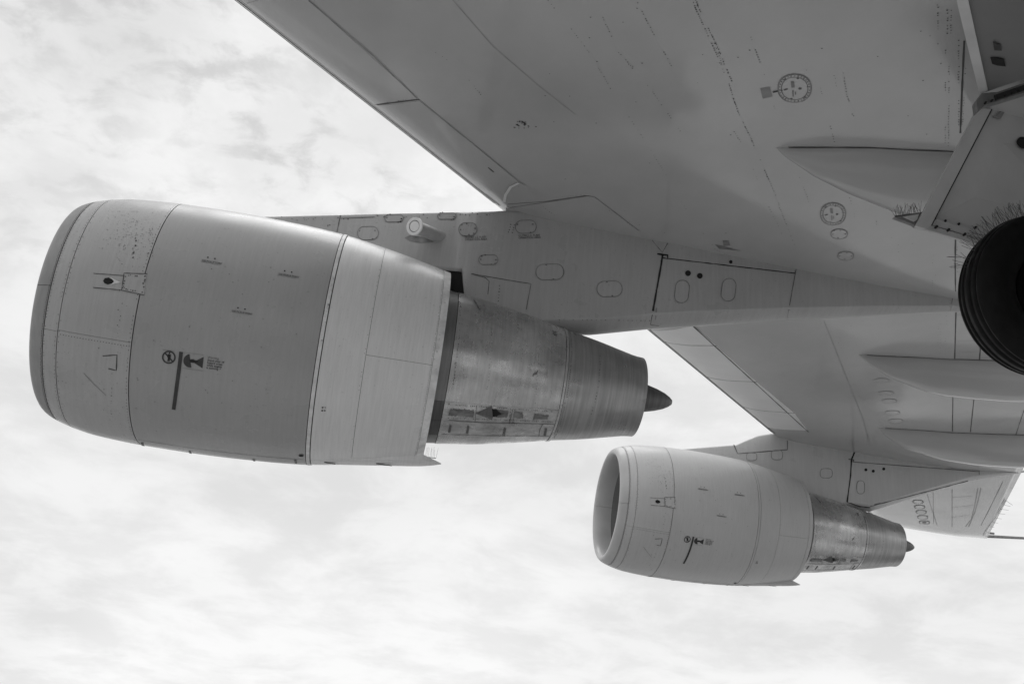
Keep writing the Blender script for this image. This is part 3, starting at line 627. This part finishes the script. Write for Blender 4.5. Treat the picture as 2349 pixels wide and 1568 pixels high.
for x, y in ((461, 594), (637, 625), (530, 709.5)):
    epoly('placard', NAC, [(x, y), (x + 43, y + 7.5), (x + 42, y + 13), (x - .5, y + 5.5)], 'decalgrey', .004)
    text_on('pickup_text', NAC, 'GSE PICKUP POINT', (x + 1.5, y + 5.2), 5.6, .17, 'decal', eng, .006, bold=.01)
    for hx, hy in ((16, -3.5), (32, -.5)): epoly('pickup_hole', NAC, ellpx((x + hx, y + hy), 1.9, 1.7, 10, 0, 2), 'black', .004)
# teardrop drain scoop, patch plates, door outline
epoly('scoop_plate', NAC, [(215, 628), (284, 632.5), (283, 664.5), (214, 659)], 'intake', .004)
epoly('repair_plate', NAC, [(285.5, 627.5), (337, 629), (330.5, 676), (280, 665)], 'intake', .006)
epoly('scoop_ramp', NAC, [(240, 645), (246, 637.5), (256, 637.5), (267, 643), (277, 648), (267, 650), (256, 653.5), (246, 652.5)], 'sleeve', .007)
epoly('scoop_hole', NAC, [(237, 644.5), (241, 638.5), (250, 637), (258, 641), (262, 646), (257, 651), (248, 653), (240, 650)], 'black', .009)
sm = MB(); sn = MB()
for l in ([(215, 627.5), (284, 632.5), (285, 627), (338, 628.5)], [(214, 659.5), (279, 665.5), (332, 677)], [(285, 630), (279, 665)]): strip(sm, NAC, l, .007, .008, 8)
for l in ([(236, 816), (268.5, 813.5), (267, 849), (249, 845)],): strip(sm, NAC, l, .010, .004, 6)
for l in ([(1018, 614)][:0] or [(192, 855), (215, 880), (243, 906)],): strip(sn, NAC, l, .006, .003, 6)
rivets(sm, NAC, [(289, 632), (332, 634)], 6, .007, .8, .8, .008); rivets(sm, NAC, [(284, 661), (328, 672)], 6, .007, .8, .8, .008); rivets(sm, NAC, [(288, 634), (282, 662)], 6, .007, .9, .8, .008); rivets(sm, NAC, [(334, 636), (329, 670)], 5, .009, .9, 1.5, .008)
rivets(sm, NAC, [(255, 855), (255, 950)], 9, .006, .7, 1.5); rivets(sm, NAC, [(295, 480), (275, 650), (272, 780)], 10, .005, .6, 3); rivets(sm, NAC, [(310, 545), (303, 590)], 8, .01, .8, 2)
th = np.arange(-250, -80, 1.1) * D2R
def ringriv(mb, sf, s_, dens=1., r=.005, a0=-250, a1=-85, st=1.1):
    for a in np.arange(a0, a1, st) * D2R:
        if random.random() > dens: continue
        ab = np.array([[s_ + random.gauss(0, .002), a]]); p = sf.lift(ab, .003)[0]; nn = sf.nrm(ab)[0]; u = np.array([1., 0, 0]); v = np.cross(nn, u); u = np.cross(v, nn)
        mb.add([p + r * (math.cos(t) * u + math.sin(t) * v) for t in np.arange(5) * math.pi * .4], [tuple(range(5))])
ringriv(sm, NAC, .118, 1, .0055, st=.8); ringriv(sm, NAC, .148, .8, .005, st=1.4); ringriv(sm, NAC, .262, .7, .005, st=2.); ringriv(sm, NAC, .295, .5, .005, st=2.4); ringriv(sm, NAC, .975, .8, .005, st=1.8); ringriv(sm, NAC, 3.9, .8, .004, st=1.0); ringriv(sm, NAC, 3.22, .35, .004, st=2.2)
for a in np.arange(.31, .98, .028):
    ab = np.array([[a, -145.5 * D2R]]); p = NAC.lift(ab, .003)[0]; sm.add([p + np.array([.005 * math.cos(t), 0, .005 * math.sin(t)]) for t in np.arange(5) * 1.256], [tuple(range(5))])
for x, y in ((740, 934), (746, 934), (739, 941), (745, 941)): rivets(sm, NAC, [(x, y), (x + .1, y)], 50, .010, 2, 0)
for _ in range(150): x, y = random.gauss(305, 30), random.gauss(545, 32); rivets(sn, NAC, [(min(x, 350), max(y, 485)), (min(x, 350) + .1, max(y, 485))], 50, .0045, .9, 0)
for _ in range(60): x, y = random.uniform(190, 700), random.uniform(500, 1000); rivets(sn, NAC, [(x, y), (x + .1, y)], 50, .006, .9, 0)
for s0_, s1_, a_ in ((.3, .98, -77), (1.02, 2.74, -78.5), (1.02, 2.74, -90)):
    strip(sm, NAC, None, .007, .004, ab=np.stack([np.linspace(s0_, s1_, 30), np.full(30, a_ * D2R)], -1))
sm.build('rivet', MAT['rivet'], eng, 'stuff'); sn.build('scratch', MAT['faint'], eng, 'stuff')
# cowl latches near the keel
for x, y, w_, h_ in ((327, 1019, 5, 9), (436, 1038, 4, 8), (582, 1056, 4, 8), (678, 1058, 4, 8)): epoly('cowl_latch', NAC, [(x - w_ * .8, y - h_ * .5), (x + w_ * .5, y - h_ * .5), (x + w_, y + h_ * .4), (x - w_ * .4, y + h_ * .4)], 'seam', .006)
epoly('drain_hole', NAC, ellpx((691, 1043.5), 6, 2.6, 14, 0, 2), 'black', .006)
epoly('keel_slot', NAC, [(500, 1052), (545, 1056), (555, 1058), (505, 1055)], 'seam', .005)
# keel beam with pointed tail under the reverser
rows = []
for s_, ro, hw, dp in ((2.81, 1.30, .10, .02), (3.2, 1.255, .11, .03), (3.6, 1.205, .115, .06), (3.85, 1.175, .11, .10), (3.99, 1.158, .09, .12), (4.1, 1.14, .055, .085), (4.2, 1.118, .006, .02)):
    ri = {3.99: 1.06, 4.1: 1.088, 4.2: 1.108}.get(s_, ro - dp - .05); a = -86 * D2R; row = []
    ctr = np.array([s_, math.cos(a), math.sin(a)]); tx = np.array([0, -math.sin(a), math.cos(a)])
    for dr, dw in ((ri, -1), (max(ri, ro - .025), -1), (ro, -.6), (ro, .6), (max(ri, ro - .025), 1), (ri, 1)):
        row.append(np.array([s_, dr * math.cos(a), dr * math.sin(a)]) + tx * dw * hw)
    rows.append(row)
mb = MB(); G = np.array(rows); mb.grid(G, False, cv=True); mb.add(G[0], [tuple(range(6))]); keel = mb.build('keel_beam', MAT['sleeve'], eng)
for s_, ln_ in ((2.95, .12), (3.5, .17)):
    mb = MB()
    r0 = np.interp(s_, [2.81, 3.2, 3.6, 3.85], [1.30, 1.255, 1.205, 1.175]) + .002; a = -86 * D2R; tx = np.array([0, -math.sin(a), math.cos(a)])
    q = [np.array([s_ + dx, r0 * math.cos(a), r0 * math.sin(a) - (.0)]) + tx * dw * -.06 for dx, dw in ((0, .9), (ln_, .9), (ln_, .2), (0, .2))]; mb.add(q, [(0, 1, 2, 3)]); mb.build('keel_vent', MAT['black'], eng)
# core fittings
s1 = MB(); rv2 = MB()
for l in ([(1029, 963), (1100, 968), (1270, 972)], [(1012, 995), (1100, 998), (1262, 1000)]): strip(s1, CORE, l, .008, .004, 10)
for l in ([(1093, 930), (1090, 965)], [(1176, 938), (1169, 970)], [(1245, 972), (1238, 985), (1236, 1000)]): strip(s1, CORE, l, .006, .004, 6)
for l in ([(1030, 927), (1278, 944)], [(1028, 958), (1268, 967)], [(1172, 940), (1168, 968)], [(1181, 940), (1177, 968)]): rivets(rv2, CORE, l, 4.2, .006, .8, .3)
for l in ([(1130, 740), (1118, 900)], [(1200, 780), (1190, 925)], [(1240, 760), (1228, 925)], [(1075, 700), (1062, 900)]): rivets(rv2, CORE, l, 7, .004, .5, 1.5)
rivets(rv2, NOZ, [(1376, 810), (1374, 880), (1350, 975)], 7, .006, .7, .6); rivets(rv2, CORE, [(1056, 690), (1053, 780), (1040, 880)], 5, .006, .8, .5)
ringriv(rv2, NOZ, 5.425, .8, .006, st=2.2)
s1.build('core_seam', MAT['seam'], eng, 'stuff'); rv2.build('rivet', MAT['rivet'], eng, 'stuff')
for q in ([(1033, 937), (1088, 941), (1086, 956), (1028, 952)], [(1133, 938), (1166, 941), (1163, 957), (1128, 955)], [(1180, 943), (1200, 945), (1199, 958), (1177, 957)], [(1226, 949), (1258, 951), (1255, 961), (1223, 960)]): epoly('soot_patch', CORE, rough_px(q, .9), 'soot', .005)
for x, y in ((1032, 982.5), (1073, 985), (1157, 989.5), (1251, 990)): epoly('core_latch', CORE, [(x - 1, y - 8.5), (x + 4, y - 8), (x + 1, y + 8.5), (x - 4.5, y + 8)], 'seam', .007)
for q in ([(1085, 688), (1091, 690), (1101, 711), (1096, 706)], [(1224, 855), (1234, 849), (1232, 858), (1220, 864)], [(1268, 758), (1276, 760), (1278, 771), (1270, 768)]): epoly('scuff_mark', CORE, rough_px(q, .8), 'soot', .003)
A, B, C_ = [CORE.lift(CORE.hit([p]), h)[0] for p, h in (((1090, 947), .004), ((1128, 930), .004), ((1128, 962), .004))]
D_ = CORE.lift(CORE.hit([(1127, 946)]), .10)[0]; mb = MB(); mb.add([A, B, C_, D_], [(0, 3, 1), (0, 2, 3), (1, 3, 2)]); mb.build('drain_cone', MAT['plug'], eng); epoly('drain_slot_and_shade', CORE, rough_px([(1128, 937), (1140, 940), (1150, 948), (1138, 955), (1128, 955)], .7), 'black', .007)  # black patch paints the dark cavity and shadow behind the drain cone
# ---- second engine: copy with its parts
eng2 = eng.copy(); COL.objects.link(eng2); eng2.location = (4.403519, Y2, 5.817677); eng2['label'] = 'small farther engine with its round intake opening visible'
for ch in list(eng.children):
    c_ = ch.copy(); COL.objects.link(c_); c_.parent = eng2
    swap = {MAT['cowl']: MAT['cowl_hazed'], MAT['sleeve']: MAT['cowl_hazed'], MAT['intake']: MAT['cowl_hazed'], MAT['liplite']: MAT['cowl_hazed'], MAT['lip']: MAT['lip2']}.get(ch.data.materials[0])
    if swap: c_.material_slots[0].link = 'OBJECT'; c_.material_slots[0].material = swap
for o in (eng, eng2): o['group'] = 'engines hung under the wing'

# ---------------------------------------------------------------- landing gear wheel
WC = np.array([4.654, 5.967, 3.88]); AX = np.array([.05, 1, .243]); AX /= np.linalg.norm(AX)
u = np.cross(AX, [0, 0, 1.]); u /= np.linalg.norm(u); v = np.cross(u, AX)
WMX = Matrix([[AX[0], u[0], v[0], 0], [AX[1], u[1], v[1], 0], [AX[2], u[2], v[2], 0], [0, 0, 0, 1]])
mb = MB(); T2 = AX
mb.tube((0, .05, 0), (.25, -1.15, -.25), .09, 16); mb.tube((.1, -.5, -.1), (1.5, -.5, -.1), .11, 16); mb.tube((.7, -.5, -.1), (1.0, -.4, 2.0), .14, 20)
gear = mb.build('landing_gear', MAT['metal'], jet, label='main landing gear leg with black tyre at the right edge'); gear.location = WC
def tyre_prof():
    pts = []; R_ = .625; W_ = .205
    for x, r in ((-W_ * .55, .30), (-W_ * .85, .34), (-W_, .42), (-W_ * 1.02, .49), (-W_ * .95, .555), (-W_ * .82, .598), (-.135, .614)): pts.append((x, r))
    for gx in (-.11, -.045, .045, .11):
        b = .625 - .01 * (abs(gx) / .11); pts += [(gx - .011, b), (gx - .009, b - .022), (gx + .009, b - .022), (gx + .011, b)]
    for x, r in [(-a_, b_) for a_, b_ in pts[:7]][::-1]: pts.append((x, r))
    return pts
def wheel(dy, dx=0):
    Tm = Matrix.Translation((dx, dy, 0))
    mb = MB(); revolve(mb, tyre_prof(), 128); ty = mb.build('tyre', MAT['tyre'], gear); 
    mb2 = MB()
    for gx in (-.11, -.045, .045, .11): b = .625 - .01 * (abs(gx) / .11); revolve(mb2, [(gx - .0092, b - .0205), (gx + .0092, b - .0205)], 96)
    gr = mb2.build('tread_groove', MAT['tyredark'], gear)
    mb3 = MB(); revolve(mb3, [(-.13, .31), (-.15, .30), (-.12, .27), (-.06, .22), (-.05, .12), (-.09, .10), (-.09, .001)], 48); revolve(mb3, [(.13, .31), (.15, .30), (.06, .2), (.06, .001)], 48)
    rm_ = mb3.build('wheel_rim', MAT['rim'], gear)
    for o in (ty, gr, rm_): o.matrix_local = Tm @ WMX
wheel(0); wheel(-1.12, .25)
# light tape frayed on top of the near tyre
def tyre_pt(phi, ax_off, r=.632): return WC + AX * ax_off + r * (math.cos(phi) * u + math.sin(phi) * v)
def tyre_phi(px):
    rr = ray([px])[0]; best = None
    for k in range(720):
        ph = k * math.pi / 360; P = tyre_pt(ph, -.06); q = P @ RC.T; x = PW / 2 + FPX * q[0] / q[2]; y = PH / 2 + FPX * q[1] / q[2]; d = (x - px[0]) ** 2 + (y - px[1]) ** 2
        if best is None or d < best[0]: best = (d, ph)
    return best[1]
ph0, ph1 = tyre_phi((2205, 560)), tyre_phi((2349, 492))
mb = MB(); n = 70; phs = np.linspace(ph0, ph1, n)
A = [tyre_pt(p_, -.15 + .02 * math.sin(k * .9) + random.uniform(-.008, .008), .618) for k, p_ in enumerate(phs)]; B = [tyre_pt(p_, -.18 + .02 * math.sin(k * .5) + random.uniform(-.012, .012), .603) for k, p_ in enumerate(phs)]
mb.grid(np.array([A, B])); mb.build('tape_strip', MAT['tape'], gear)

# ---------------------------------------------------------------- gear doors
def slab(name, px, ys, th, mt, parent, label=None):
    """plate through picture corners at given depths; th = offset vector"""
    P = [aty(x, y, Y) for (x, y), Y in zip(px, ys)]; n = len(P); th = np.array(th); mb = MB()
    mb.add(P + [p + th for p in P], [tuple(range(n)), tuple(range(2 * n - 1, n - 1, -1))] + [(i, (i + 1) % n, n + (i + 1) % n, n + i) for i in range(n)])
    return mb.build(name, MAT[mt], parent, label=label)
def wy(x, y, d): return float(WG.hit([(x, y)])[0][1]) - d
yt = wy(2244, 252, .03); yb = 6.45
def ly(px): return [yt + (yb - yt) * min(1, max(0, (y - 252) / 266)) if True else 0 for x, y in px]
def lslab(name, px, off, th, mt, parent, label=None): return slab(name, px, [q + off for q in ly(px)], th, mt, parent, label)
lower = slab('gear_door', [(2244, 252), (2104, 518), (2222, 549), (2620, 650), (2640, 252)], [yt, yb, yb, yb, yt], (.0, .05, .01), 'door', jet, 'lower landing gear door leaf above the tyre')
lslab('door_edge', [(2243, 248), (2101, 518), (2131, 526), (2274, 250)], -.03, (.0, .028, .004), 'doormid', lower)
lslab('edge_groove', [(2274, 250), (2131, 526), (2133.5, 526.6), (2277.5, 250)], -.012, (.0, .02, .004), 'dark', lower)
lslab('bottom_flange', [(2136, 498), (2132, 514), (2420, 598), (2420, 574)], -.02, (.0, .018, .003), 'door', lower)
lslab('bottom_flange', [(2132, 516), (2125, 526), (2420, 612), (2420, 600)], -.03, (.0, .025, .003), 'doormid', lower)
for x, y in ((2144, 502), (2168, 507), (2199, 514), (2237, 522), (2148, 520), (2176, 527), (2213, 537)):
    P = aty(x, y, yb - .05); mb = MB(); mb.tube(P - np.array([0, .012, 0]), P + np.array([0, .03, 0]), .010, 10); mb.build('bolt', MAT['black'], lower)
lslab('edge_bracket', [(2050, 498), (2117, 487), (2110, 502), (2100, 519), (2094, 514)], 0, (0, .03, 0), 'metal', lower)
lslab('bracket_plate', [(2072, 497), (2108, 491), (2104, 503), (2097, 508)], -.012, (0, .008, 0), 'doormid', lower)
lslab('stencil_block', [(2277, 268), (2288, 263), (2300, 247), (2309, 250), (2296, 272), (2291, 273)], -.012, (0, .005, 0), 'faint', lower)
def wyl(px, d): return [wy(x, y, d) for x, y in px]
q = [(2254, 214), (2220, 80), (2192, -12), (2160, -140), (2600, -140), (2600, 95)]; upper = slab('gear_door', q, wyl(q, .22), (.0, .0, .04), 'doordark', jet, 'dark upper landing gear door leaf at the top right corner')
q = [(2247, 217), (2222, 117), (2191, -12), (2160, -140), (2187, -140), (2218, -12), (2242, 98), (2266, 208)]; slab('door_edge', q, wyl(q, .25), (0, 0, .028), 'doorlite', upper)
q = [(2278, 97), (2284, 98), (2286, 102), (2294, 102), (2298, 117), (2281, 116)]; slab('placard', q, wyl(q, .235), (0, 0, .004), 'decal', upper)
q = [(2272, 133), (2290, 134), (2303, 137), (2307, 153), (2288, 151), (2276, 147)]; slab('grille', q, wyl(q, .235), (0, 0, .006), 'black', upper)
yr = wy(2254, 214, .28)
rail = slab('hinge_rail', [(2240, 232), (2252, 214), (2288, 211), (2560, 118), (2560, 148), (2262, 240), (2243, 256)], [yr] * 7, (0, .06, 0), 'metal', lower)
slab('rail_web', [(2282, 218), (2560, 122), (2560, 134), (2284, 230)], [yr - .01] * 4, (0, .008, 0), 'dark', lower)
for k in range(7):
    x = 2262 + k * 15; P = aty(x, 234 - k * 5.2, yr - .02); mb = MB(); mb.tube(P, P + np.array([0, .02, 0]), .008, 8); mb.build('bolt', MAT['black'], lower)
P = aty(2349, 326, ly([(0, 326)])[0] - .02); mb = MB(); mb.tube(P, P + np.array([0, .02, 0]), .055, 18); mb.build('door_fitting', MAT['black'], lower)

# ---------------------------------------------------------------- fuselage over the photographer's head (above the frame)
mb = MB(); n = 64; t = np.arange(n) * 2 * math.pi / n; rws = []
for x, r in ((-24.5, .1), (-24, 1.0), (-22, 2.1), (-18, 2.95), (-13, 3.25), (30, 3.25), (36, 2.7), (44, 1.2), (46, .3)):
    rws.append(np.stack([np.full(n, x), -1.46 + r * np.cos(t), 8.15 + (3.25 - r) * (.35 if x > 0 else -.2) + r * np.sin(t) * 1.1], -1))
mb.grid(np.array(rws), True, cv=True); mb.build('fuselage', MAT['wing'], jet)

# ---------------------------------------------------------------- bird spikes: things fixed on the aeroplane
def spikes(name, base_pts, dirs, L_, label, r=.0016, nper=1, spread=.45, bw=.012):
    mb = MB(); P = np.array(base_pts)
    for a_, b_ in zip(P[:-1], P[1:]): mb.tube(a_, b_, bw / 2, 4)
    for p_, d_ in zip(P, dirs):
        d_ = np.array(d_, float); d_ /= np.linalg.norm(d_)
        for _ in range(nper):
            q = d_ + rng.normal(0, spread / 2, 3); q /= np.linalg.norm(q); mb.tube(p_, p_ + q * L_ * random.uniform(.8, 1.1), r, 3, caps=False)
    o = mb.build(name, MAT['spike'], None); o['label'] = label; o['category'] = 'bird spikes'; o['group'] = 'bird spike strips on the aeroplane'
    return o
phs = np.linspace(ph0 + (.05 if ph1 > ph0 else -.05), ph1 + (ph1 - ph0) * .25, 38)
pts = [tyre_pt(p_, .0, .628) for p_ in phs]
spikes('bird_spikes', pts, [p_ - WC for p_ in pts], .125, 'long curved row of thin bird spikes standing on the black tyre', r=.0017, nper=2, spread=.62)
a, b = tyre_phi((2198, 600)), tyre_phi((2203, 572)); phs = np.linspace(a, b, 4); pts = [tyre_pt(p_, .0, .628) for p_ in phs]
spikes('bird_spikes', pts, [np.array(p_ - WC) + np.array([-.2, 0, -.1]) for p_ in pts], .16, 'few bird spikes sticking out sideways from the left of the tyre', r=.0017, nper=2, spread=.35)
pts = [aty(2053 + 62 * k / 15, 496 - 8 * k / 15, 6.48) for k in range(16)]
spikes('bird_spikes', pts, [(0, -.1, 1)] * 16, .10, 'short tuft of bird spikes on the pointed bracket of the gear door', r=.0015, nper=2, spread=.6)
K = lambda s_, r_: E1C + np.array([s_, r_ * math.cos(-86 * D2R), r_ * math.sin(-86 * D2R)]) @ EM
pts = [K(4.0 + k * .017, 1.06 - .0 * k) for k in range(9)]
spikes('bird_spikes', pts, [(0, 0, 1)] * 9, .12, 'faint bird spikes on the keel tail under the large engine', r=.0012, nper=1, spread=.12, bw=.008)
pts = []
for k in range(9): 
    x, y = 2312 - k * 6.6 + random.uniform(-1, 1), 1146 + k * 10.0; pts.append(WG.lift(WG.hit([(x - 4, y)]), .01)[0])
spikes('bird_spikes', pts, [(1, .1, -.05)] * 9, .22, 'sparse bird spikes pointing aft from the trailing edge of the wing tip', r=.0042, nper=1, spread=.25, bw=.01)

# ---------------------------------------------------------------- ground (below the frame): pale apron
mb = MB(); G = np.array([[(-1500, -1500, -8.0), (-1500, 1500, -8.0)], [(1500, -1500, -8.0), (1500, 1500, -8.0)]], float); mb.grid(G, False, flip=True)
MAT['ground'] = mat('apron_concrete', .37, .8, blot=.15, blots=.3)
gt = MAT['ground'].node_tree; gl = gt.links.new; bs = gt.nodes['Principled BSDF']
tcg = gt.nodes.new('ShaderNodeTexCoord'); ng = gt.nodes.new('ShaderNodeTexNoise'); ng.inputs['Scale'].default_value = .075; ng.inputs['Detail'].default_value = 2; gl(tcg.outputs['Object'], ng.inputs['Vector'])
mr = gt.nodes.new('ShaderNodeMapRange'); mr.interpolation_type = 'SMOOTHSTEP'; mr.inputs[1].default_value = .47; mr.inputs[2].default_value = .52; mr.inputs[3].default_value = .55; mr.inputs[4].default_value = 1.45; gl(ng.outputs[0], mr.inputs[0])  # unseen bright and dark patches, added for the glossy wing to reflect
src = bs.inputs['Base Color'].links[0].from_socket; mm_ = gt.nodes.new('ShaderNodeMath'); mm_.operation = 'MULTIPLY'; gl(src, mm_.inputs[0]); gl(mr.outputs[0], mm_.inputs[1]); gl(mm_.outputs[0], bs.inputs['Base Color'])
g = mb.build('ground', MAT['ground'], None, 'structure')
# all paint is neutral grey: the photograph is black and white
